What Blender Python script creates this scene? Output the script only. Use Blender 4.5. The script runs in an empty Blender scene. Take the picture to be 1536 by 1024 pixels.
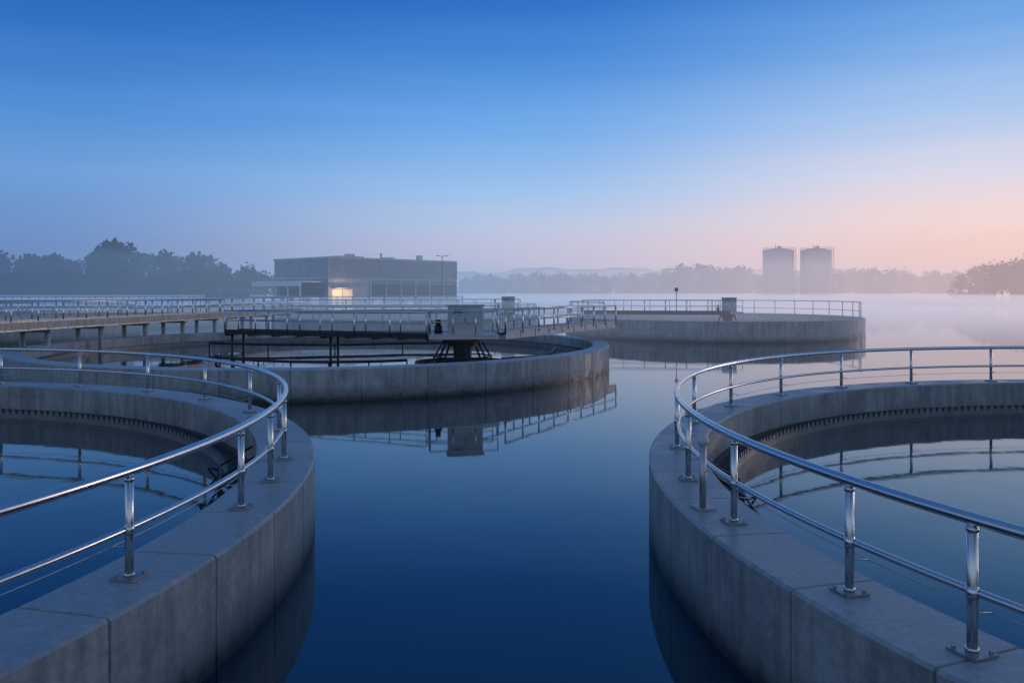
import bpy, math, random
from mathutils import Vector, Matrix
random.seed(7)
scene=bpy.context.scene
H=4.22; F=1195.0
def s2l(c):
    c/=255.0
    return c/12.92 if c<=0.04045 else ((c+0.055)/1.055)**2.4
def rgb(r,g,b): return (s2l(r),s2l(g),s2l(b),1.0)

# ---------------------------------------------------------------- helpers
class MB:
    def __init__(s): s.v=[]; s.f=[]; s.sm=[]
    def add(s,vs,fs,smooth=False):
        o=len(s.v); s.v+= [tuple(p) for p in vs]
        for f in fs:
            s.f.append(tuple(i+o for i in f)); s.sm.append(smooth)
    def box(s,c,size,rz=0.0,bev=0.0,M=None):
        hx,hy,hz=[a/2 for a in size]
        R=Matrix.Rotation(rz,3,'Z')
        vs=[]
        for z in (-hz,hz):
            for (x,y) in ((-hx,-hy),(hx,-hy),(hx,hy),(-hx,hy)):
                p=R@Vector((x,y,z))+Vector(c)
                if M: p=M@p
                vs.append(p)
        s.add(vs,[(3,2,1,0),(4,5,6,7),(0,1,5,4),(1,2,6,5),(2,3,7,6),(3,0,4,7)])
    def tube(s,pts,r,n=10,closed=False,cap=True,smooth=True):
        pts=[Vector(p) for p in pts]; N=len(pts); vs=[]; fs=[]
        up=Vector((0,0,1)); prev=None
        for i,p in enumerate(pts):
            if closed: d=pts[(i+1)%N]-pts[i-1]
            else: d=pts[min(i+1,N-1)]-pts[max(i-1,0)]
            d.normalize()
            if prev is None:
                a=up if abs(d.z)<0.9 else Vector((1,0,0))
                x=d.cross(a).normalized()
            else:
                x=prev-d*prev.dot(d)
                x=x.normalized() if x.length>1e-6 else d.cross(up).normalized()
            prev=x; y=d.cross(x)
            rr=r[i] if isinstance(r,(list,tuple)) else r
            for k in range(n):
                a=2*math.pi*k/n
                vs.append(p+x*(math.cos(a)*rr)+y*(math.sin(a)*rr))
        M=N if closed else N-1
        for i in range(M):
            j=(i+1)%N
            for k in range(n):
                k2=(k+1)%n
                fs.append((i*n+k,j*n+k,j*n+k2,i*n+k2))
        s.add(vs,fs,smooth)
        if cap and not closed:
            o=len(s.v)-len(vs)
            s.f.append(tuple(o+k for k in range(n))); s.sm.append(False)
            s.f.append(tuple(o+(N-1)*n+k for k in reversed(range(n)))); s.sm.append(False)
    def beam(s,a,b,w,h):
        a=Vector(a); b=Vector(b); d=(b-a).normalized()
        upv=Vector((0,0,1)) if abs(d.z)<0.95 else Vector((1,0,0))
        x=d.cross(upv).normalized()*w/2; y=x.cross(d).normalized()*h/2
        vs=[a-x-y,a+x-y,a+x+y,a-x+y,b-x-y,b+x-y,b+x+y,b-x+y]
        s.add(vs,[(0,1,2,3),(7,6,5,4),(0,4,5,1),(1,5,6,2),(2,6,7,3),(3,7,4,0)])
    def disc(s,c,r,n=128):
        vs=[(c[0]+r*math.cos(2*math.pi*k/n),c[1]+r*math.sin(2*math.pi*k/n),c[2]) for k in range(n)]
        s.add(vs,[tuple(range(n))])
    def lathe(s,c,profile,n=160,a0=0,a1=2*math.pi,smooth=True):
        full=abs(a1-a0-2*math.pi)<1e-6
        m=n if full else n+1
        for i in range(len(profile)-1):
            (r0,z0),(r1,z1)=profile[i],profile[i+1]
            vs=[];fs=[]
            for k in range(m):
                a=a0+(a1-a0)*k/n
                vs.append((c[0]+r0*math.cos(a),c[1]+r0*math.sin(a),z0))
                vs.append((c[0]+r1*math.cos(a),c[1]+r1*math.sin(a),z1))
            for k in range(n):
                j=(k+1)%m
                fs.append((2*k,2*j,2*j+1,2*k+1))
            s.add(vs,fs,smooth)
    def obj(s,name,mat,parent=None):
        me=bpy.data.meshes.new(name); me.from_pydata(s.v,[],s.f); me.update()
        me.polygons.foreach_set('use_smooth',s.sm)
        me.materials.append(mat)
        o=bpy.data.objects.new(name,me); scene.collection.objects.link(o)
        if parent: o.parent=parent
        return o
def empty(name,loc=(0,0,0)):
    e=bpy.data.objects.new(name,None); scene.collection.objects.link(e)
    e.empty_display_size=0.5
    return e

# ---------------------------------------------------------------- materials
def newmat(name):
    m=bpy.data.materials.new(name); m.use_nodes=True
    nt=m.node_tree; b=nt.nodes['Principled BSDF']; return m,nt,b
def N(nt,t,**kw):
    n=nt.nodes.new(t)
    for k,v in kw.items(): setattr(n,k,v)
    return n
def ramp(nt,stops,fac=None):
    n=nt.nodes.new('ShaderNodeValToRGB'); e=n.color_ramp.elements
    while len(e)<len(stops): e.new(0.5)
    for i,(p,c) in enumerate(stops):
        e[i].position=p; e[i].color=c if len(c)==4 else (*c,1)
    if fac is not None: nt.links.new(fac,n.inputs['Fac'])
    return n
def simple(name,col,rough=0.6,metal=0.0,var=0.15,scale=3.0,bump=0.0):
    m,nt,b=newmat(name); L=nt.links
    geo=N(nt,'ShaderNodeNewGeometry')
    no=N(nt,'ShaderNodeTexNoise'); no.inputs['Scale'].default_value=scale; no.inputs['Detail'].default_value=5
    L.new(geo.outputs['Position'],no.inputs['Vector'])
    lo=tuple(c*(1-var) for c in col); hi=tuple(min(1,c*(1+var)) for c in col)
    r=ramp(nt,[(0.3,lo),(0.7,hi)],no.outputs['Fac'])
    L.new(r.outputs['Color'],b.inputs['Base Color'])
    b.inputs['Roughness'].default_value=rough; b.inputs['Metallic'].default_value=metal
    if bump>0:
        bp=N(nt,'ShaderNodeBump'); bp.inputs['Strength'].default_value=bump; bp.inputs['Distance'].default_value=0.02
        L.new(no.outputs['Fac'],bp.inputs['Height']); L.new(bp.outputs['Normal'],b.inputs['Normal'])
    return m
def concrete(name,base=(0.34,0.33,0.31)):
    m,nt,b=newmat(name); L=nt.links
    geo=N(nt,'ShaderNodeNewGeometry')
    n1=N(nt,'ShaderNodeTexNoise'); n1.inputs['Scale'].default_value=0.9; n1.inputs['Detail'].default_value=9; n1.inputs['Roughness'].default_value=0.66
    n2=N(nt,'ShaderNodeTexNoise'); n2.inputs['Scale'].default_value=11; n2.inputs['Detail'].default_value=7; n2.inputs['Roughness'].default_value=0.65
    mp=N(nt,'ShaderNodeMapping'); mp.inputs['Scale'].default_value=(3.2,3.2,0.22)
    n3=N(nt,'ShaderNodeTexNoise'); n3.inputs['Scale'].default_value=1.6; n3.inputs['Detail'].default_value=6
    n4=N(nt,'ShaderNodeTexNoise'); n4.inputs['Scale'].default_value=90; n4.inputs['Detail'].default_value=3
    for n in (n1,n2,n4): L.new(geo.outputs['Position'],n.inputs['Vector'])
    L.new(geo.outputs['Position'],mp.inputs['Vector']); L.new(mp.outputs['Vector'],n3.inputs['Vector'])
    r1=ramp(nt,[(0.32,tuple(c*0.66 for c in base)),(0.68,tuple(c*1.22 for c in base))],n1.outputs['Fac'])
    r2=ramp(nt,[(0.3,(0.78,)*3),(0.65,(1.08,)*3)],n2.outputs['Fac'])
    r3=ramp(nt,[(0.36,(0.70,0.70,0.695)),(0.56,(1,1,1))],n3.outputs['Fac'])
    mx=N(nt,'ShaderNodeMix',data_type='RGBA',blend_type='MULTIPLY'); mx.inputs[0].default_value=1
    L.new(r1.outputs['Color'],mx.inputs[6]); L.new(r2.outputs['Color'],mx.inputs[7])
    vo=N(nt,'ShaderNodeTexVoronoi'); vo.inputs['Scale'].default_value=14; L.new(geo.outputs['Position'],vo.inputs['Vector'])
    rv=ramp(nt,[(0.05,(0.55,0.55,0.55)),(0.12,(1,1,1))],vo.outputs['Distance'])
    mxp=N(nt,'ShaderNodeMix',data_type='RGBA',blend_type='MULTIPLY'); mxp.inputs[0].default_value=0.7
    L.new(mx.outputs[2],mxp.inputs[6]); L.new(rv.outputs['Color'],mxp.inputs[7])
    sn=N(nt,'ShaderNodeSeparateXYZ'); L.new(geo.outputs['Normal'],sn.inputs[0])
    ab=N(nt,'ShaderNodeMath',operation='ABSOLUTE'); L.new(sn.outputs['Z'],ab.inputs[0])
    iv=N(nt,'ShaderNodeMath',operation='SUBTRACT'); iv.inputs[0].default_value=0.9; L.new(ab.outputs[0],iv.inputs[1]); iv.use_clamp=True
    mx2=N(nt,'ShaderNodeMix',data_type='RGBA',blend_type='MULTIPLY'); L.new(iv.outputs[0],mx2.inputs[0])
    L.new(mxp.outputs[2],mx2.inputs[6]); L.new(r3.outputs['Color'],mx2.inputs[7])
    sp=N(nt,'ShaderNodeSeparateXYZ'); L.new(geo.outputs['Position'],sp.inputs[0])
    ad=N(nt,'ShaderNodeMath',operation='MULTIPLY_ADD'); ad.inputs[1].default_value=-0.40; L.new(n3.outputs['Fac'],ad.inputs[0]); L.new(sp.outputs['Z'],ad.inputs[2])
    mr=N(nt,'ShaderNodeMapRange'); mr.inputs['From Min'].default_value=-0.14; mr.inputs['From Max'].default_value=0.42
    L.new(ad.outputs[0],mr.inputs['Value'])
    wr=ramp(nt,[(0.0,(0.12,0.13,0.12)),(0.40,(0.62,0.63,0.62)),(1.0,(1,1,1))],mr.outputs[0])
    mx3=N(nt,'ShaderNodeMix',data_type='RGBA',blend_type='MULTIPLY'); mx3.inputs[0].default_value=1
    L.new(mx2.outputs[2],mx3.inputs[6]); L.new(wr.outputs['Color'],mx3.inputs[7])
    L.new(mx3.outputs[2],b.inputs['Base Color'])
    rr=ramp(nt,[(0.35,(0.28,)*3),(0.65,(0.60,)*3)],n1.outputs['Fac']); L.new(rr.outputs['Color'],b.inputs['Roughness'])
    a2=N(nt,'ShaderNodeMath',operation='MULTIPLY_ADD'); a2.inputs[1].default_value=0.35
    L.new(n4.outputs['Fac'],a2.inputs[0]); L.new(n2.outputs['Fac'],a2.inputs[2])
    bp=N(nt,'ShaderNodeBump'); bp.inputs['Strength'].default_value=0.38; bp.inputs['Distance'].default_value=0.010
    L.new(a2.outputs[0],bp.inputs['Height']); L.new(bp.outputs['Normal'],b.inputs['Normal'])
    return m
def steel(name,col=0.62,rough=0.22):
    m,nt,b=newmat(name); L=nt.links
    geo=N(nt,'ShaderNodeNewGeometry')
    no=N(nt,'ShaderNodeTexNoise'); no.inputs['Scale'].default_value=9; no.inputs['Detail'].default_value=6
    L.new(geo.outputs['Position'],no.inputs['Vector'])
    r=ramp(nt,[(0.3,(rough*0.8,)*3),(0.7,(rough*1.35,)*3)],no.outputs['Fac']); L.new(r.outputs['Color'],b.inputs['Roughness'])
    b.inputs['Metallic'].default_value=1; b.inputs['Base Color'].default_value=(col,col*0.985,col*0.96,1)
    return m
def water(name,deep,bumpsc=0.5,strength=0.03,ior=1.68):
    m,nt,b=newmat(name); L=nt.links
    geo=N(nt,'ShaderNodeNewGeometry')
    no=N(nt,'ShaderNodeTexNoise'); no.inputs['Scale'].default_value=bumpsc; no.inputs['Detail'].default_value=3; no.inputs['Roughness'].default_value=0.45
    L.new(geo.outputs['Position'],no.inputs['Vector'])
    bp=N(nt,'ShaderNodeBump'); bp.inputs['Strength'].default_value=strength; bp.inputs['Distance'].default_value=0.12
    L.new(no.outputs['Fac'],bp.inputs['Height']); L.new(bp.outputs['Normal'],b.inputs['Normal'])
    b.inputs['Base Color'].default_value=(*deep,1); b.inputs['Roughness'].default_value=0.035; b.inputs['IOR'].default_value=ior
    b.inputs['Specular Tint'].default_value=(0.5,0.95,1.0,1)
    return m
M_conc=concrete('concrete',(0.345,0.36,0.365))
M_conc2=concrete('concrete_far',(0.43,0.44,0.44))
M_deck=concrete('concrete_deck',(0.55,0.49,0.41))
M_steel=steel('stainless_steel',0.66,0.24)
M_plate=steel('brushed_plate',0.36,0.45)
M_galv=steel('galvanised_steel',0.5,0.45)
M_dark=simple('dark_painted_steel',(0.03,0.033,0.038),0.45,0.3)
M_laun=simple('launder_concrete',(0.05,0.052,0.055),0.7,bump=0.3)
M_weir=simple('weir_plate',(0.22,0.22,0.22),0.5,0.6)
M_cab=simple('cabinet_paint',(0.52,0.52,0.52),0.45,0.1,var=0.08)
M_water=water('pond_water',(0.001,0.016,0.034))
M_twater=water('tank_water',(0.001,0.014,0.030),0.7,0.035)

# ---------------------------------------------------------------- tank wall with real joint grooves
def wall_ring(mb,c,R,w,top,joint,a_off=0.0,groove=0.03,gw=0.03,bot=-0.6):
    nj=int(round(2*math.pi*R/joint)); step=2*math.pi/nj
    angs=[]
    for j in range(nj):
        a=a_off+j*step; d=gw/2/R
        angs+=[(a-d*1.3,0),(a-d*0.9,1),(a+d*0.9,1),(a+d*1.3,0)]
        for k in range(1,8): angs.append((a+step*k/8,0))
    b=0.035
    def prof(g):
        g*=groove
        return [(R-g,bot),(R-g,top-b),(R-b-g*0.3,top-g*0.5),(R-w+b,top-g*0.5),(R-w,top-b),(R-w,bot)]
    P=len(prof(0)); n=len(angs)
    for i in range(P-1):
        vs=[];fs=[]
        for (a,g) in angs:
            p=prof(g)
            for q in (p[i],p[i+1]): vs.append((c[0]+q[0]*math.cos(a),c[1]+q[0]*math.sin(a),q[1]))
        for k in range(n):
            j=(k+1)%n
            fs.append((2*k,2*j,2*j+1,2*k+1))
        mb.add(vs,fs,False)
def arc(c,r,z,a0,a1,n): return [(c[0]+r*math.cos(a0+(a1-a0)*k/n),c[1]+r*math.sin(a0+(a1-a0)*k/n),z) for k in range(n+1)]

def tank(c,R,w,top,joint,inner_z,detail=True,a_off=0.0,mat=M_conc,strut_side=None):
    e=empty('clarifier_tank')
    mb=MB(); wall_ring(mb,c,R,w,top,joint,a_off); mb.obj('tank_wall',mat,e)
    Ri=R-w
    mb=MB(); mb.disc((c[0],c[1],inner_z),Ri-0.005,160); mb.obj('tank_water',M_twater,e)
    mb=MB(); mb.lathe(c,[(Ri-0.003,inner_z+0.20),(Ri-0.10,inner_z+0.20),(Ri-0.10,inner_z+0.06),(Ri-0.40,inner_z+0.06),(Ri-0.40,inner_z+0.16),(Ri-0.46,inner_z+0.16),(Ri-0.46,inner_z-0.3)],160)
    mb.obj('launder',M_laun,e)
    mb=MB(); rw=Ri-0.49; pitch=0.24 if detail else 0.6
    n=int(2*math.pi*rw/pitch)
    vs=[];fs=[]
    for k in range(n):
        a=2*math.pi*k/n; da=2*math.pi/n
        def P(t,z,r=rw): return (c[0]+r*math.cos(a+t*da),c[1]+r*math.sin(a+t*da),z)
        z0,z1=inner_z+0.02,inner_z+0.28
        o=len(vs)
        vs+=[P(0,z0-0.2),P(1,z0-0.2),P(1,z1),P(0.85,z1),P(0.5,z1-0.17),P(0.15,z1),P(0,z1),P(0.5,z0-0.2)]
        fs+=[(o,o+7,o+4,o+5,o+6),(o+7,o+1,o+2,o+3,o+4)]
    mb.add(vs,fs); mb.obj('weir_plate',M_weir,e)
    if strut_side is not None:
        mb=MB(); a0,a1=strut_side; nb=int((a1-a0)*Ri/0.95)
        for k in range(nb+1):
            a=a0+(a1-a0)*k/nb
            def Q(r,z,t=0): return (c[0]+r*math.cos(a)-t*math.sin(a),c[1]+r*math.sin(a)+t*math.cos(a),z)
            mb.beam(Q(Ri-0.003,inner_z+0.62),Q(Ri-0.66,inner_z+0.26),0.045,0.045)
            mb.beam(Q(Ri-0.66,inner_z+0.30),Q(Ri-0.66,inner_z-0.2),0.045,0.045)
            if k%3==1:
                mb.tube([Q(Ri-0.66-0.2*math.sin(t),inner_z-0.05+0.2*t/3.14+0.16*math.sin(t),0.1) for t in [0.3*i for i in range(0,11)]],0.022,6)
        mb.tube([(p_[0],p_[1],p_[2]) for p_ in arc(c,Ri-0.66,inner_z+0.30,a0,a1,24)],0.024,6)
        mb.obj('launder_struts',M_dark,e)
    return e

def railing(c,r,base,angs_posts,a0,a1,h=1.1,rt=0.052,rm=0.035,rp=0.043,mid=0.5,closed=False,plates=True,n=160,cable=False,name='metal_railing',mat=M_steel,parent=None,seg=12):
    e=empty(name)
    mb=MB()
    def ring(rr,z,rad,sg):
        if closed:
            mb.tube(arc(c,rr,z,0,2*math.pi,n)[:-1],rad,sg,closed=True)
        else: mb.tube(arc(c,rr,z,a0,a1,n),rad,sg)
    ring(r,base+h,rt,seg); ring(r-(rp+rm)*0.35,base+mid,rm,seg)
    mb.obj('rails',mat,e)
    if cable:
        mb=MB(); mb.tube(arc(c,r-0.22,base+0.30,0,2*math.pi,n)[:-1],0.006,5,closed=True)
        for a in angs_posts:
            x,y=math.cos(a),math.sin(a)
            mb.tube([(c[0]+r*x,c[1]+r*y,base+0.33),(c[0]+(r-0.22)*x,c[1]+(r-0.22)*y,base+0.30)],0.008,5)
        mb.obj('cable',M_galv,e)
    mb=MB(); pl=MB()
    for a in angs_posts:
        x,y=c[0]+r*math.cos(a),c[1]+r*math.sin(a)
        mb.tube([(x,y,base+0.004),(x,y,base+h-rt*0.6)],rp,seg)
        if plates:
            pl.box((x,y,base+0.014),(0.27,0.27,0.02),a)
            mb.tube([(x,y,base+0.024),(x,y,base+0.055)],rp*1.28,seg)
            mb.tube([(x,y,base+h-rt-0.05),(x,y,base+h-rt-0.012)],rp*1.15,seg)
            mb.tube([(x,y,base+mid-0.05),(x,y,base+mid+0.05)],rp*1.12,seg)
            for (u,v) in ((0.095,0.095),(-0.095,0.095),(0.095,-0.095),(-0.095,-0.095)):
                bx=x+u*math.cos(a)-v*math.sin(a); by=y+u*math.sin(a)+v*math.cos(a)
                pl.tube([(bx,by,base+0.02),(bx,by,base+0.045)],0.018,6,smooth=False)
    mb.obj('posts',mat,e)
    if plates: pl.obj('base_plates',M_plate,e)
    return e
def angle_of(c,p): return math.atan2(p[1]-c[1],p[0]-c[0])

TOP=1.27
CR=(17.25,11.8); RR=15.0
tank(CR,RR,1.0,TOP,1.75,0.35,a_off=math.pi+0.03,strut_side=(math.pi-0.26,math.pi+0.34))
pts=[(3.89,6.55),(3.2,7.78),(2.94,10.2),(2.64,12.5)]
pa=[angle_of(CR,p)%(2*math.pi) for p in pts]
st=3.0/14.5
a=pa[-1]; more=[]
k=a-2.6/14.5
while k>pa[0]-2*math.pi+st: more.append(k); k-=st
railing(CR,14.5,TOP,pa+more,0,0,closed=True,cable=True,n=220)
b=empty('bollard_post'); mb=MB(); p=(2.60,10.85)
mb.tube([(p[0],p[1],TOP),(p[0],p[1],TOP+0.86)],0.045,14)
mb.box((p[0],p[1],TOP+0.014),(0.26,0.26,0.02),0.3)
mb.obj('post',M_galv,b); mb=MB()
prof=[(0.0,TOP+0.99)]+[(0.075*math.sin(t),TOP+0.915+0.075*math.cos(t)) for t in [0.3*i for i in range(1,10)]]
mb.lathe(p,prof,20); mb.obj('cap',M_cab,b)
CL=(-18.42,10.95); RL=15.25
tank(CL,RL,1.05,TOP,1.75,0.35,a_off=-0.134,strut_side=(-0.1,0.42))
pts=[(-3.87,8.2),(-3.70,10.85),(-3.8,12.4),(-4.1,14.0)]
pa=[angle_of(CL,p) for p in pts]
more=[]; st=3.0/14.73; k=pa[-1]+st*1.0
while k<pa[0]+2*math.pi-st: more.append(k); k+=st
railing(CL,14.73,TOP,pa+more,0,0,closed=True,cable=True,n=220)

CM=(-10.5,46.0); RM=16.0
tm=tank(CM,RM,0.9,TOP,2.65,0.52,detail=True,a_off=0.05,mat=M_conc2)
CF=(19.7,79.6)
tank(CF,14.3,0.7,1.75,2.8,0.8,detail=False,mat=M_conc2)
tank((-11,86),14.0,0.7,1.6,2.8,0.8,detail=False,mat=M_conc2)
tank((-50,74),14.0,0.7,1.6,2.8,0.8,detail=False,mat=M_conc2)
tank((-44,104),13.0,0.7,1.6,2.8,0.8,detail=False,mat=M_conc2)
def far_rail(c,r,base,a0,a1,step=2.4,h=1.25):
    n=int((a1-a0)*r/step); angs=[a0+(a1-a0)*i/n for i in range(n+1)]
    e=railing(c,r,base,angs,a0,a1,h=h,rt=0.045,rm=0.03,rp=0.04,mid=0.6,plates=False,n=90,mat=M_galv,seg=6)
far_rail(CF,13.9,1.75,math.radians(-25),math.radians(215),h=1.45)
far_rail((-11,86),13.6,1.6,math.radians(0),math.radians(359))
far_rail((-50,74),13.6,1.6,math.radians(0),math.radians(359))
far_rail((-44,104),12.6,1.6,math.radians(0),math.radians(359))

# ---------------------------------------------------------------- bridges
def bridge(a,b,z,wd=1.3,rails=True,name='walkway_bridge',post=1.9,h=1.1,beam=0.32,mat=M_galv,deckmat=M_dark,truss=False,deckth=0.06,sides=(1,-1),rr=0.035):
    e=empty(name)
    a=Vector((a[0],a[1],0)); b=Vector((b[0],b[1],0)); d=(b-a); Lg=d.length; d.normalize(); s=Vector((-d.y,d.x,0))
    Z=Vector((0,0,1))
    mb=MB()
    mb.beam(a+Z*(z-deckth/2),b+Z*(z-deckth/2),wd-0.16,deckth); mb.obj('deck',deckmat,e)
    mb=MB()
    for k in (1,-1):
        o=s*(k*wd/2)
        mb.beam(a+o+Z*(z-beam/2+0.05),b+o+Z*(z-beam/2+0.05),0.05,beam)
        mb.beam(a+o+Z*(z+0.07),b+o+Z*(z+0.07),0.15,0.035)
        mb.beam(a+o+Z*(z-beam+0.03),b+o+Z*(z-beam+0.03),0.15,0.035)
    n=max(2,int(Lg/1.5))
    for i in range(n+1):
        p=a+d*(Lg*i/n)
        mb.beam(p+s*(wd/2-0.03)+Z*(z-0.2),p-s*(wd/2-0.03)+Z*(z-0.2),0.08,0.12)
        for k in (1,-1): mb.beam(p+s*(k*(wd/2+0.035))+Z*(z-beam+0.05),p+s*(k*(wd/2+0.035))+Z*(z+0.05),0.05,0.02)
    mb.obj('girders',mat,e)
    if rails:
        mb=MB(); n=max(1,int(round(Lg/post)))
        for k in sides:
            o=s*(k*(wd/2+0.02))
            for zz,r in ((h,rr),(h*0.52,rr*0.75)):
                mb.tube([a+o+Z*(z+zz),b+o+Z*(z+zz)],r,8)
            for i in range(n+1):
                p=a+d*(Lg*i/n)+o
                mb.tube([p+Z*(z-0.1),p+Z*(z+h)],rr,8)
        mb.obj('handrails',M_steel,e)
    return e,a,b,d,s
PX,PY=-2.4,38.6; ZD=2.2
br,_,_,bd,bs=bridge((-1.0,39.9),(6.1,52.3),ZD,wd=1.5,mat=M_cab,deckmat=M_galv,rr=0.045,beam=0.36)
bridge((-3.9,38.6),(-15.2,43.2),2.1,wd=1.0,mat=M_dark,deckmat=M_dark,beam=0.18,rr=0.032)
bridge((-29.2,24),(-21.4,77),2.55,wd=1.9,mat=M_galv,deckmat=M_deck,deckth=0.28,beam=0.42,post=1.9,rr=0.045)
wk=empty('walkway_piers'); mb=MB()
for i in range(12):
    t=(i+0.5)/12; x=-29.2+7.8*t; y=24+53*t
    for k in (-0.7,0.7): mb.tube([(x+k,y,-0.5),(x+k,y,2.12)],0.14,12)
    mb.box((x,y,2.06),(1.9,0.35,0.18))
mb.obj('piers',M_conc2,wk)
wf=empty('walkway_fascia'); mb=MB()
mb.beam((-28.13,24,2.42),(-20.33,77,2.42),0.10,0.34); mb.obj('fascia',M_deck,wf)
bridge((-75,58),(-24,66),2.4,wd=1.5,deckmat=M_deck,deckth=0.2,beam=0.3,rr=0.035)
bridge((-70,92),(-6,97),2.5,wd=1.5,deckmat=M_deck,deckth=0.2,beam=0.3,rr=0.035)
bridge((-22,78),(-2,83),2.3,wd=1.2,mat=M_dark,deckmat=M_dark,beam=0.3,rr=0.03)
bridge((7,79),(21,77),2.25,wd=1.2,mat=M_dark,deckmat=M_dark,beam=0.3,rr=0.03)

def drive(cx,cy,zd,rot,sc=1.0,name='drive_platform',full=True):
    e=empty(name)
    R=Matrix.Rotation(rot,4,'Z'); T=Matrix.Translation((cx,cy,0))@R
    def W(x,y,z): return T@Vector((x*sc,y*sc,z))
    mb=MB()
    mb.box((0,0,zd-0.05),(3.2*sc,2.2*sc,0.08),M=T)
    for k in (1,-1):
        mb.box((0,k*1.12*sc,zd-0.13),(3.3*sc,0.08,0.22),M=T); mb.box((k*1.62*sc,0,zd-0.13),(0.08,2.16*sc,0.22),M=T)
    mb.obj('platform_deck',M_galv,e)
    mb=MB(); mb.box((0.1*sc,-0.3*sc,zd+0.68),(1.62*sc,0.95*sc,1.26),M=T)
    mb.box((0.1*sc,-0.3*sc,zd+1.35),(1.78*sc,1.10*sc,0.06),M=T)
    mb.box((0.1*sc,-0.3*sc,zd+0.02),(1.66*sc,0.99*sc,0.06),M=T)
    mb.obj('control_cabinet',M_cab,e)
    mb=MB()
    fy=(-0.3-0.475)*sc-0.012
    mb.box((-0.28*sc,fy,zd+0.68),(0.74*sc,0.02,1.12),M=T); mb.box((0.49*sc,fy,zd+0.68),(0.74*sc,0.02,1.12),M=T)
    mb.obj('cabinet_doors',M_cab,e)
    mb=MB()
    mb.box((0.06*sc,fy-0.025,zd+0.66),(0.03,0.03,0.2),M=T)
    for q in range(4): mb.box((-0.28*sc,fy-0.016,zd+1.0+0.05*q),(0.4*sc,0.008,0.02),M=T)
    mb.tube([W(-1.15,0.3,zd),W(-1.15,0.3,zd+0.35)],0.2*sc,16); mb.tube([W(-1.15,0.3,zd+0.35),W(-1.15,0.3,zd+0.65)],0.13*sc,16)
    mb.obj('gear_motor',M_dark,e)
    mb=MB()
    cs=[(-1.6,-1.1),(1.6,-1.1),(1.6,1.1),(-1.6,1.1)]
    for i in range(4):
        p,q=cs[i],cs[(i+1)%4]
        if i==1: continue
        for zz,r in ((1.1,0.032),(0.57,0.024)): mb.tube([W(*p,zd+zz),W(*q,zd+zz)],r,8)
        m_=3 if i%2==0 else 2
        for k in range(m_+1):
            x=p[0]+(q[0]-p[0])*k/m_; y=p[1]+(q[1]-p[1])*k/m_
            mb.tube([W(x,y,zd-0.1),W(x,y,zd+1.1)],0.03,8)
    mb.obj('handrails',M_steel,e)
    mb=MB()
    mb.lathe((cx,cy),[(0,zd-0.24),(1.0*sc,zd-0.24),(1.0*sc,zd-0.40),(0.75*sc,zd-0.42),(0.75*sc,zd-0.62),(0.45*sc,zd-0.64),(0.4*sc,-0.3)],32)
    for k in range(8):
        a=k*math.pi/4+0.2
        mb.beam((cx+0.9*sc*math.cos(a),cy+0.9*sc*math.sin(a),zd-0.3),(cx+1.9*sc*math.cos(a),cy+1.9*sc*math.sin(a),0.1),0.08,0.08)
        a2=a+math.pi/4
        for zz,rr in ((1.1,1.45),(0.75,1.6)):
            mb.beam((cx+rr*sc*math.cos(a),cy+rr*sc*math.sin(a),zz),(cx+rr*sc*math.cos(a2),cy+rr*sc*math.sin(a2),zz),0.06,0.06)
    mb.obj('centre_column',M_dark,e)
    return e
drive(PX,PY,ZD,math.radians(8))
drive(21,77.6,2.25,0.1,0.75)
drive(-0.5,84,2.3,0.1,0.8)

e=empty('scraper_mechanism'); mb=MB()
mb.lathe((PX,PY),[(2.3,0.85),(2.3,-0.2)],48); mb.lathe((PX,PY),[(2.24,-0.2),(2.24,0.85),(2.3,0.851)],48)
def lowpipe(pts,r,z0=-0.2,every=3):
    pts=[(p[0],p[1],p[2]+0.2) for p in pts]
    mb.tube(pts,r,8)
    for i in range(0,len(pts),every):
        p=pts[i]; mb.tube([(p[0],p[1],z0),(p[0],p[1],p[2])],r*0.55,6)
lowpipe(arc((-9,46),7.6,0.62,math.radians(185),math.radians(300),24),0.07)
lowpipe([(-19,50,0.8),(-15,49,0.75),(-11,49.5,0.7),(-7,51,0.7),(-3,51.6,0.7)],0.08,every=1)
lowpipe([(-0.5,39.2,0.7),(1.2,41.5,0.62),(2.2,44.5,0.6),(2.6,48,0.6)],0.08,every=1)
for (x,y) in ((-15.0,42.7),(-14.7,43.6),(-9.2,40.4),(-9.0,41.2)):
    mb.tube([(x,y,-0.3),(x,y,2.0)],0.07,8)
mb.beam((-15.0,42.7,1.2),(-14.7,43.6,1.2),0.06,0.06)
mb.obj('scum_pipes',M_dark,e)

# ---------------------------------------------------------------- ground / water
w=MB(); w.add([(-2500,-300,0),(2500,-300,0),(2500,3500,0),(-2500,3500,0)],[(0,1,2,3)]); w.obj('water',M_water)
M_ground=simple('ground_soil',(0.07,0.08,0.06),0.95,scale=0.2,var=0.3)
shore=[(-2500,60),(-110,66),(-85,112),(-60,122),(-30,120),(-8,122),(8,140),(22,190),(34,255),(55,288),(80,296),(110,290),(128,262),(142,235),(165,222),(220,215),(320,205),(2500,200)]
out=[]
for i in range(len(shore)-1):
    (x0,y0),(x1,y1)=shore[i],shore[i+1]
    n=24
    for k in range(n):
        t=k/n; out.append((x0+(x1-x0)*t+random.uniform(-.5,.5),y0+(y1-y0)*t+random.uniform(-1.0,1.0)))
out.append(shore[-1])
g=MB(); vs=[];n=len(out)
for (x,y) in out: vs+=[(x,y,-0.2),(x,y+1.5,0.35),(x,y+12,0.5),(x,3500,0.6)]
fs=[]
for i in range(n-1):
    for k in range(3): fs.append((4*i+k,4*i+4+k,4*i+5+k,4*i+1+k))
g.add(vs,fs,True); g.obj('ground',M_ground)

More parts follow.
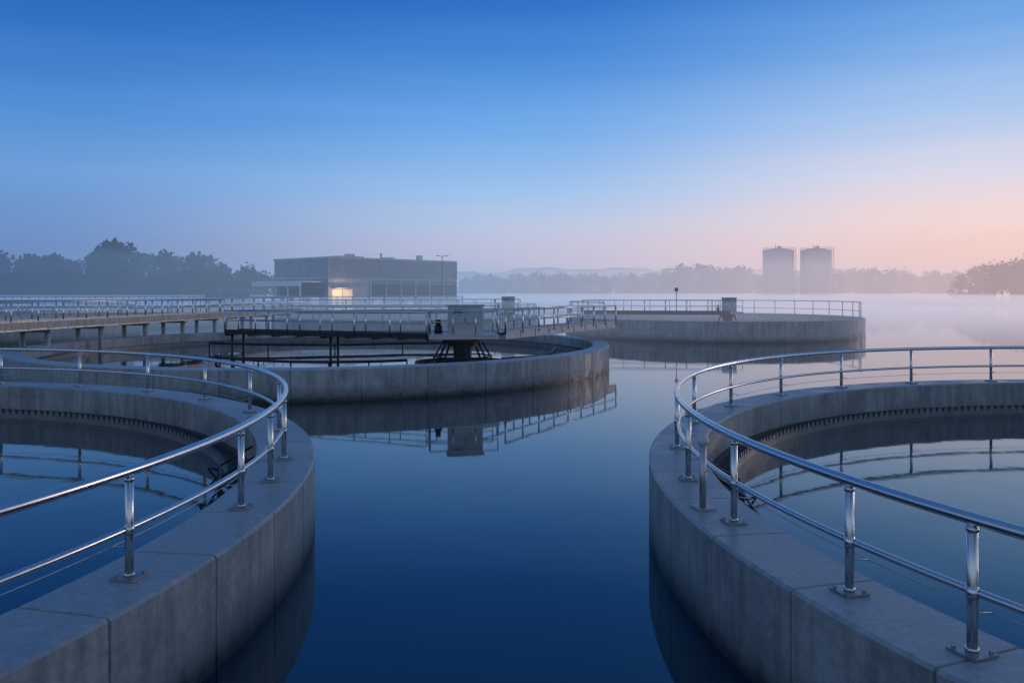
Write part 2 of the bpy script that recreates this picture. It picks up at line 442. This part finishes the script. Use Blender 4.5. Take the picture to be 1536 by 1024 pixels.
# ---------------------------------------------------------------- building
def mat_clad(name,col,sc):
    m,nt,b=newmat(name); L=nt.links
    tc=N(nt,'ShaderNodeTexCoord')
    wv=N(nt,'ShaderNodeTexWave'); wv.bands_direction='X'; wv.inputs['Scale'].default_value=sc
    L.new(tc.outputs['Object'],wv.inputs['Vector'])
    bp=N(nt,'ShaderNodeBump'); bp.inputs['Distance'].default_value=0.05; bp.inputs['Strength'].default_value=0.6
    L.new(wv.outputs['Fac'],bp.inputs['Height']); L.new(bp.outputs['Normal'],b.inputs['Normal'])
    no=N(nt,'ShaderNodeTexNoise'); no.inputs['Scale'].default_value=0.4; no.inputs['Detail'].default_value=6
    L.new(tc.outputs['Object'],no.inputs['Vector'])
    r=ramp(nt,[(0.3,tuple(c*0.85 for c in col)),(0.7,tuple(c*1.12 for c in col))],no.outputs['Fac'])
    L.new(r.outputs['Color'],b.inputs['Base Color']); b.inputs['Roughness'].default_value=0.5
    return m
M_cl1=mat_clad('cladding_panel',(0.24,0.27,0.30),3.0)
M_cl2=mat_clad('cladding_light',(0.42,0.44,0.46),3.0)
M_cl3=mat_clad('cladding_mid',(0.23,0.25,0.28),3.0)
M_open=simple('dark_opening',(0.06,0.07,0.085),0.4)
M_white=simple('white_paint',(0.75,0.75,0.75),0.5,var=0.05)
def glow(name,st):
    m,nt,bb=newmat(name)
    g_=N(nt,'ShaderNodeNewGeometry'); n_=N(nt,'ShaderNodeTexNoise'); n_.inputs['Scale'].default_value=0.7; nt.links.new(g_.outputs['Position'],n_.inputs['Vector'])
    r_=ramp(nt,[(0.35,(0.8,0.48,0.26)),(0.65,(1,0.70,0.44))],n_.outputs['Fac']); nt.links.new(r_.outputs['Color'],bb.inputs['Emission Color'])
    bb.inputs['Base Color'].default_value=(0.4,0.34,0.28,1); bb.inputs['Emission Strength'].default_value=st
    return m
M_glow=glow('lit_doorway',0.7); M_glow2=glow('lit_window',0.35)
bl=empty('industrial_building')
def B(mb,u0,u1,v0,v1,z0,z1): mb.box(((u0+u1)/2,(v0+v1)/2,(z0+z1)/2),(u1-u0,v1-v0,z1-z0))
mb=MB(); B(mb,0,33,0,19,0.3,10.4); mb.obj('walls',M_cl1,bl)
mb=MB(); B(mb,-0.15,33.15,-0.15,19.15,10.4,10.8)
B(mb,-0.12,33.1,-0.14,-0.003,6.4,6.75); B(mb,-0.15,-0.003,0,19.1,6.6,6.95)
for i in (0,3,8): B(mb,-0.05+i*4.13,0.12+i*4.13,-0.16,-0.004,6.76,10.39)
B(mb,-0.10,9.5,-0.10,-0.004,0.3,6.39)
mb.obj('fascia_panels',M_cl2,bl)
mb=MB(); B(mb,0.2,33.0,-0.08,-0.0035,6.77,10.38); mb.obj('upper_cladding',M_cl3,bl)
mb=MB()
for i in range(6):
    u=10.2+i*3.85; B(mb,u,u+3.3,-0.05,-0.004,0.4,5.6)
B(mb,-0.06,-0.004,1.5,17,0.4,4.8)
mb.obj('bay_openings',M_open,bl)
mb=MB()
for i in range(7):
    u=9.7+i*3.85; B(mb,u-0.02,u+0.28,-0.22,-0.06,0.3,6.35)
mb.obj('columns',M_cl2,bl)
mb=MB(); B(mb,-5.5,-0.17,1.0,18,5.9,6.15); B(mb,-5.6,-5.45,1.0,18,5.2,6.2)
for v in (1.2,5.4,9.6,13.8,17.8): B(mb,-5.4,-5.2,v-0.1,v+0.1,0.3,5.9)
mb.obj('canopy',M_white,bl)
mb=MB(); B(mb,6,12,5,9,10.81,11.3); B(mb,9,10.5,6,7.5,11.31,11.8); B(mb,18,20,5,7,10.81,11.35); B(mb,25,26,3,4,10.81,11.9); B(mb,14,14.3,2,2.3,10.81,12)
mb.obj('roof_units',M_cab,bl)
mb=MB(); B(mb,0.8,3.0,-0.16,-0.11,0.5,4.6); B(mb,3.25,5.4,-0.16,-0.11,0.5,4.6); mb.obj('lit_doorway',M_glow,bl)
mb=MB(); B(mb,10.6,13.0,-0.10,-0.055,1.0,2.6); B(mb,18.5,20.6,-0.10,-0.055,1.0,2.4)
B(mb,-0.12,-0.065,3,5.5,1.4,3.0); B(mb,-0.12,-0.065,9,11.5,1.4,3.0)
mb.obj('lit_windows',M_glow2,bl)
mb=MB(); B(mb,0.7,5.5,-1.2,-0.12,4.75,4.9); mb.obj('door_canopy',M_cl2,bl)
bl.location=(-34.6,150,0); bl.rotation_euler=(0,0,math.atan2(.735,.677))
ld=bpy.data.lights.new('door_lamp','POINT'); ld.energy=320; ld.color=(1,0.60,0.32); ld.shadow_soft_size=0.15
lo=bpy.data.objects.new('door_lamp',ld); scene.collection.objects.link(lo); lo.location=(-31.7,150.0,4.0)
c=empty('storage_container'); mb=MB(); mb.box((0,0,1.6),(3.2,2.6,2.4)); 
for i in range(9): mb.box((-1.5+i*0.375,-1.33,1.6),(0.12,0.05,2.2))
mb.obj('container_body',M_white,c); c.location=(-20.8,146,0)
c=empty('storage_shed'); mb=MB(); mb.box((0,0,1.6),(7,4,2.6)); mb.add([(-3.7,-2.3,2.8),(3.7,-2.3,2.8),(3.7,2.3,2.8),(-3.7,2.3,2.8),(-3.7,0,3.7),(3.7,0,3.7)],[(0,1,5,4),(2,3,4,5),(1,2,5),(3,0,4),(3,2,1,0)])
mb.obj('shed_body',M_cl2,c); c.location=(-50,140,0)
def lamp(x,y,z0,h,name='street_lamp'):
    e=empty(name); mb=MB()
    mb.tube([(x,y,z0),(x,y,z0+h)],[0.11,0.07],8); mb.tube([(x,y,z0+h-0.1),(x+0.8,y,z0+h+0.05)],0.05,6); mb.tube([(x,y,z0+h-0.1),(x-0.8,y,z0+h+0.05)],0.05,6)
    mb.box((x+0.95,y,z0+h+0.06),(0.7,0.3,0.12)); mb.box((x-0.95,y,z0+h+0.06),(0.7,0.3,0.12)); mb.obj('lamp_mast',M_dark,e)
lamp(-14.2,162,0.4,11)
e=empty('marker_beacon'); mb=MB(); mb.tube([(15.9,77,2.2),(15.9,77,4.25)],0.04,8); mb.lathe((15.9,77),[(0,4.62),(0.16,4.55),(0.21,4.4),(0.14,4.26),(0,4.24)],14); mb.obj('beacon',M_galv,e)

# ---------------------------------------------------------------- silos
M_silo=mat_clad('silo_metal',(0.55,0.55,0.55),0.6)
def silo(x,y,r,h):
    e=empty('storage_silo'); mb=MB()
    prof=[(r,0.3)]
    z=0.3
    while z<h-0.01:
        z2=min(z+2.0,h); prof+= [(r,z2-0.16),(r+0.07,z2-0.14),(r+0.07,z2-0.02),(r,z2)]; z=z2
    prof+=[(r+0.12,h+0.02),(r+0.12,h+0.25),(r*0.5,h+1.0),(0.4,h+1.3),(0,h+1.35)]
    mb.lathe((x,y),prof,56,smooth=False); mb.obj('silo_shell',M_silo,e)
    mb=MB()
    for k in range(12):
        a=2*math.pi*k/12; mb.tube([(x+r*math.cos(a),y+r*math.sin(a),h),(x+r*math.cos(a),y+r*math.sin(a),h+1.3)],0.05,5)
    mb.tube(arc((x,y),r,h+1.3,0,2*math.pi,40)[:-1],0.05,5,closed=True); mb.tube(arc((x,y),r,h+0.8,0,2*math.pi,40)[:-1],0.04,5,closed=True)
    mb.box((x+0.4,y,h+1.6),(1.2,1.2,0.8)); mb.tube([(x-1,y,h+1),(x-1,y,h+2.6)],0.12,6)
    mb.obj('roof_rail',M_galv,e)
    mb=MB()
    for dx in (-0.3,0.3): mb.tube([(x+r+0.35,y-1.5+dx,0.3),(x+r+0.35,y-1.5+dx,h+1.5)],0.06,5)
    for k in range(int(h/0.6)): mb.tube([(x+r+0.35,y-1.8,0.6+0.6*k),(x+r+0.35,y-1.2,0.6+0.6*k)],0.03,4)
    for k in range(int(h/1.5)-1): mb.tube([(x+r+0.35,y-1.8,3+1.5*k),(x+r+0.9,y-1.8,3+1.5*k),(x+r+1.05,y-1.5,3+1.5*k),(x+r+0.9,y-1.2,3+1.5*k),(x+r+0.35,y-1.2,3+1.5*k)],0.04,4)
    mb.obj('ladder',M_galv,e)
silo(101,302,5.7,19.4); silo(115.3,302,5.7,19.4)

# ---------------------------------------------------------------- trees
def mfol():
    m,nt,b=newmat('foliage'); L=nt.links
    geo=N(nt,'ShaderNodeNewGeometry')
    no=N(nt,'ShaderNodeTexNoise'); no.inputs['Scale'].default_value=0.35; no.inputs['Detail'].default_value=4
    L.new(geo.outputs['Position'],no.inputs['Vector'])
    r=ramp(nt,[(0.3,(0.03,0.045,0.032)),(0.7,(0.07,0.1,0.06))],no.outputs['Fac'])
    L.new(r.outputs['Color'],b.inputs['Base Color']); b.inputs['Roughness'].default_value=0.8
    return m
M_fol=mfol(); M_bark=simple('bark',(0.05,0.04,0.03),0.9)
def trees(specs,name='distant_tree_line',leaf=0.5,per=420):
    e=empty(name); mb=MB(); tr=MB()
    for (x,y,h,wd) in specs:
        z0=0.4
        th=h*0.45
        tr.tube([(x,y,z0),(x+random.uniform(-.3,.3),y,z0+th*0.6),(x+random.uniform(-.5,.5),y,z0+th*1.3)],[0.04*h*0.6,0.02*h,0.01*h],6)
        blobs=[]
        nb=random.randint(12,17)
        for k in range(nb):
            f=random.random()**0.9
            zz=z0+h*(0.10+0.78*f); rad=wd*(0.55*(1-abs(f-0.35)*0.9))
            a=random.uniform(0,6.28); rr=rad*random.uniform(0.1,0.9)
            p=(x+rr*math.cos(a),y+rr*math.sin(a),zz); blobs.append((p,wd*random.uniform(0.17,0.27)))
            tr.tube([(x,y,z0+th*random.uniform(0.3,1.1)),p],[0.012*h,0.004*h],4,cap=False)
        blobs.append(((x,y,z0+h*0.9),wd*0.16)); blobs.append(((x+wd*.1,y,z0+h*0.8),wd*0.2))
        for i in range(per):
            (bx,by,bz),br=random.choice(blobs)
            d=Vector((random.gauss(0,1),random.gauss(0,1),random.gauss(0,0.8))).normalized()*br*random.uniform(0.2,1.05)
            c=Vector((bx,by,bz))+d
            s_=leaf*random.uniform(0.5,1.3)*(h/11)
            u=Vector((random.gauss(0,1),random.gauss(0,1),random.gauss(0,1))).normalized(); v=u.orthogonal().normalized()
            mb.add([c-u*s_,c-v*s_*0.7,c+u*s_,c+v*s_*0.7],[(0,1,2,3)])
    mb.obj('foliage',M_fol,e); tr.obj('trunks',M_bark,e)
def px2x(px,Y): return (px-768)/F*Y
sp=[]
def topz(py,Y): return H+(437-py)/F*Y-0.4
prof=[(-150,380),(-60,372),(0,378),(25,376),(55,380),(80,378),(110,382),(135,376),(165,361),(185,362),(205,377),(235,379),(262,381),(285,381),(305,379),(328,389),(350,403),(372,412),(398,416)]
for i in range(len(prof)-1):
    (x0,y0),(x1,y1)=prof[i],prof[i+1]
    n=max(1,int((x1-x0)/14))
    for k in range(n):
        t=(k+random.random()*0.6)/n; Y=random.uniform(215,235)
        py=y0+(y1-y0)*t+random.uniform(-2,11)*(0.3 if 155<x0<190 else 1); h=topz(py,Y)
        sp.append((px2x(x0+(x1-x0)*t,Y),Y,h,h*random.uniform(0.62,0.85)))
for i in range(36):
    Y=random.uniform(205,213); px=-180+ i*17+random.uniform(-6,6); h=topz(random.uniform(400,412),Y); sp.append((px2x(px,Y),Y,h,h*1.1))
trees(sp,per=800)
sp=[]
prof=[(690,410),(780,410),(850,408),(930,410),(985,409),(1000,402),(1045,396),(1075,396),(1120,402),(1150,408),(1200,405),(1265,404),(1300,400),(1330,404),(1380,407),(1440,405)]
for i in range(len(prof)-1):
    (x0,y0),(x1,y1)=prof[i],prof[i+1]
    n=max(1,int((x1-x0)/7))
    for k in range(n):
        t=(k+random.random()*0.6)/n; Y=random.uniform(350,400)
        py=y0+(y1-y0)*t+random.uniform(-1,8); h=topz(py,Y)
        sp.append((px2x(x0+(x1-x0)*t,Y),Y,h,h*random.uniform(0.8,1.1)))
trees(sp,per=420,leaf=0.6)
sp=[]
prof=[(1440,405),(1465,398),(1490,395),(1510,390),(1536,385),(1600,380),(1700,378)]
for i in range(len(prof)-1):
    (x0,y0),(x1,y1)=prof[i],prof[i+1]
    n=max(1,int((x1-x0)/10))
    for k in range(n):
        t=(k+random.random()*0.6)/n; Y=random.uniform(248,268)
        py=y0+(y1-y0)*t+random.uniform(-1,7); h=topz(py,Y)
        sp.append((px2x(x0+(x1-x0)*t,Y),Y,h,h*random.uniform(0.8,1.0)))
trees(sp,per=650)
def hills(Y,base,amp,seed,name='hills'):
    mb=MB(); vs=[];fs=[]; n=300
    for i in range(n+1):
        x=-2200+4400*i/n
        h=base+amp*(0.45*math.sin(x*0.0041+seed)+0.3*math.sin(x*0.011+seed*2)+0.2*math.sin(x*0.027+seed*3)+0.05*math.sin(x*0.09+seed))+random.uniform(-.6,.6)
        vs+=[(x,Y,0),(x,Y+60,h),(x,Y+400,h*0.6)]
    for i in range(n):
        for k in range(2): fs.append((3*i+k,3*i+3+k,3*i+4+k,3*i+1+k))
    mb.add(vs,fs,True); mb.obj(name,M_fol)
hills(1100,24,10,1.3); hills(1700,46,18,0.2)

# ---------------------------------------------------------------- mist over the lake: absorbing volumes, scattered light put in as tinted emission
def mist(name,x0,x1,y0,y1,z1,dens,cols):
    mb=MB(); mb.box(((x0+x1)/2,(y0+y1)/2,(z1-0.8)/2),(x1-x0,y1-y0,z1+0.8))
    m=bpy.data.materials.new(name); m.use_nodes=True; nt=m.node_tree; nt.nodes.clear(); L=nt.links
    out=N(nt,'ShaderNodeOutputMaterial'); ab=N(nt,'ShaderNodeVolumeAbsorption'); em=N(nt,'ShaderNodeEmission'); ad=N(nt,'ShaderNodeAddShader')
    ab.inputs['Color'].default_value=(0,0,0,1); ab.inputs['Density'].default_value=dens
    em.inputs['Strength'].default_value=dens
    geo=N(nt,'ShaderNodeNewGeometry'); sp_=N(nt,'ShaderNodeSeparateXYZ'); L.new(geo.outputs['Position'],sp_.inputs[0])
    dv=N(nt,'ShaderNodeMath',operation='DIVIDE'); L.new(sp_.outputs['X'],dv.inputs[0])
    yy=N(nt,'ShaderNodeMath',operation='ADD'); L.new(sp_.outputs['Y'],yy.inputs[0]); yy.inputs[1].default_value=60
    L.new(yy.outputs[0],dv.inputs[1])
    mr=N(nt,'ShaderNodeMapRange'); mr.inputs['From Min'].default_value=-0.45; mr.inputs['From Max'].default_value=0.45; L.new(dv.outputs[0],mr.inputs['Value'])
    r=ramp(nt,[(i_,c_) for i_,c_ in zip((0,0.45,0.75,1),cols)],mr.outputs[0])
    L.new(r.outputs['Color'],em.inputs['Color'])
    try: m.cycles.volume_step_rate=4.0
    except Exception: pass
    L.new(ab.outputs[0],ad.inputs[0]); L.new(em.outputs[0],ad.inputs[1]); L.new(ad.outputs[0],out.inputs['Volume'])
    return mb.obj(name,m)
mist('mist',-1200,1200,60,1900,3.4,0.010,[rgb(126,154,196),rgb(154,178,214),rgb(192,194,218),rgb(210,200,218)])
mist('mist',-1190,1190,85,1890,14,0.0036,[rgb(106,140,188),rgb(152,178,216),rgb(206,198,216),rgb(226,202,210)])
mist('mist',-1180,1180,120,1880,45,0.0006,[rgb(114,148,200),rgb(182,192,222),rgb(228,208,218),rgb(244,208,204)])

# ---------------------------------------------------------------- sky
world=bpy.data.worlds.new('World'); scene.world=world; world.use_nodes=True
nt=world.node_tree; L=nt.links; bg=nt.nodes['Background']
tc=N(nt,'ShaderNodeTexCoord'); sp_=N(nt,'ShaderNodeSeparateXYZ'); 
nrm=N(nt,'ShaderNodeVectorMath',operation='NORMALIZE'); L.new(tc.outputs['Generated'],nrm.inputs[0]); L.new(nrm.outputs[0],sp_.inputs[0])
zc=N(nt,'ShaderNodeMath',operation='MAXIMUM'); L.new(sp_.outputs['Z'],zc.inputs[0]); zc.inputs[1].default_value=0
mp=N(nt,'ShaderNodeMapping'); mp.inputs['Scale'].default_value=(1.6,1.6,22); L.new(nrm.outputs[0],mp.inputs['Vector'])
no=N(nt,'ShaderNodeTexNoise'); no.inputs['Scale'].default_value=1.6; no.inputs['Detail'].default_value=5; L.new(mp.outputs['Vector'],no.inputs['Vector'])
ma=N(nt,'ShaderNodeMath',operation='MULTIPLY_ADD'); L.new(no.outputs['Fac'],ma.inputs[0]); ma.inputs[1].default_value=0.034; L.new(zc.outputs[0],ma.inputs[2])
sb=N(nt,'ShaderNodeMath',operation='SUBTRACT'); L.new(ma.outputs[0],sb.inputs[0]); sb.inputs[1].default_value=0.017; sb.use_clamp=True
E=sb.outputs[0]
Z1=rgb(66,104,160); Z2=rgb(54,96,156)
left=ramp(nt,[(0,rgb(122,146,186)),(0.045,rgb(102,135,186)),(0.085,rgb(108,149,206)),(0.13,rgb(110,159,219)),(0.2,rgb(79,141,213)),(0.28,rgb(50,113,195)),(0.35,rgb(34,94,178)),(0.6,Z2),(1,Z1)],E)
mid=ramp(nt,[(0,rgb(220,190,198)),(0.04,rgb(213,197,212)),(0.08,rgb(186,203,232)),(0.12,rgb(154,195,238)),(0.2,rgb(111,170,235)),(0.28,rgb(72,139,217)),(0.35,rgb(48,113,199)),(0.6,Z2),(1,Z1)],E)
right=ramp(nt,[(0,rgb(248,197,180)),(0.035,rgb(253,208,189)),(0.08,rgb(247,219,215)),(0.13,rgb(217,218,236)),(0.2,rgb(166,198,239)),(0.28,rgb(116,168,230)),(0.35,rgb(74,134,210)),(0.6,Z2),(1,Z1)],E)
back=ramp(nt,[(0,rgb(140,162,190)),(0.12,rgb(160,180,206)),(0.35,rgb(144,169,204)),(0.6,rgb(92,126,174)),(1,Z1)],E)
at=N(nt,'ShaderNodeMath',operation='ARCTAN2'); L.new(sp_.outputs['X'],at.inputs[0]); L.new(sp_.outputs['Y'],at.inputs[1])
def mrange(v,a,b):
    m=N(nt,'ShaderNodeMapRange',interpolation_type='SMOOTHSTEP'); m.inputs['From Min'].default_value=a; m.inputs['From Max'].default_value=b; L.new(v,m.inputs['Value']); return m.outputs[0]
def mix(f,a,b):
    m=N(nt,'ShaderNodeMix',data_type='RGBA'); L.new(f,m.inputs[0]); L.new(a,m.inputs[6]); L.new(b,m.inputs[7]); return m.outputs[2]
c1=mix(mrange(at.outputs[0],-0.60,0.05),left.outputs[0],mid.outputs[0])
c2=mix(mrange(at.outputs[0],0.0,0.55),c1,right.outputs[0])
aa=N(nt,'ShaderNodeMath',operation='ABSOLUTE'); L.new(at.outputs[0],aa.inputs[0])
c3=mix(mrange(aa.outputs[0],0.9,2.0),c2,back.outputs[0])
L.new(c3,bg.inputs['Color']); bg.inputs['Strength'].default_value=1.0
sd=bpy.data.lights.new('sun','SUN'); sd.energy=0.3; sd.angle=math.radians(12); sd.color=(1.0,0.78,0.68)
so=bpy.data.objects.new('sun',sd); scene.collection.objects.link(so)
az=math.radians(52); el=math.radians(7)
d=Vector((math.sin(az)*math.cos(el),math.cos(az)*math.cos(el),math.sin(el)))
so.rotation_euler=d.to_track_quat('Z','Y').to_euler()

# ---------------------------------------------------------------- camera
cd=bpy.data.cameras.new('camera'); cd.lens=28; cd.sensor_width=36; cd.clip_end=6000; cd.clip_start=0.05; cd.shift_y=-75/1536
co=bpy.data.objects.new('camera',cd); scene.collection.objects.link(co); co.location=(0,0,H); co.rotation_euler=(math.pi/2,0,0)
scene.camera=co
scene.view_settings.view_transform='Standard'; scene.view_settings.look='None'; scene.view_settings.exposure=0
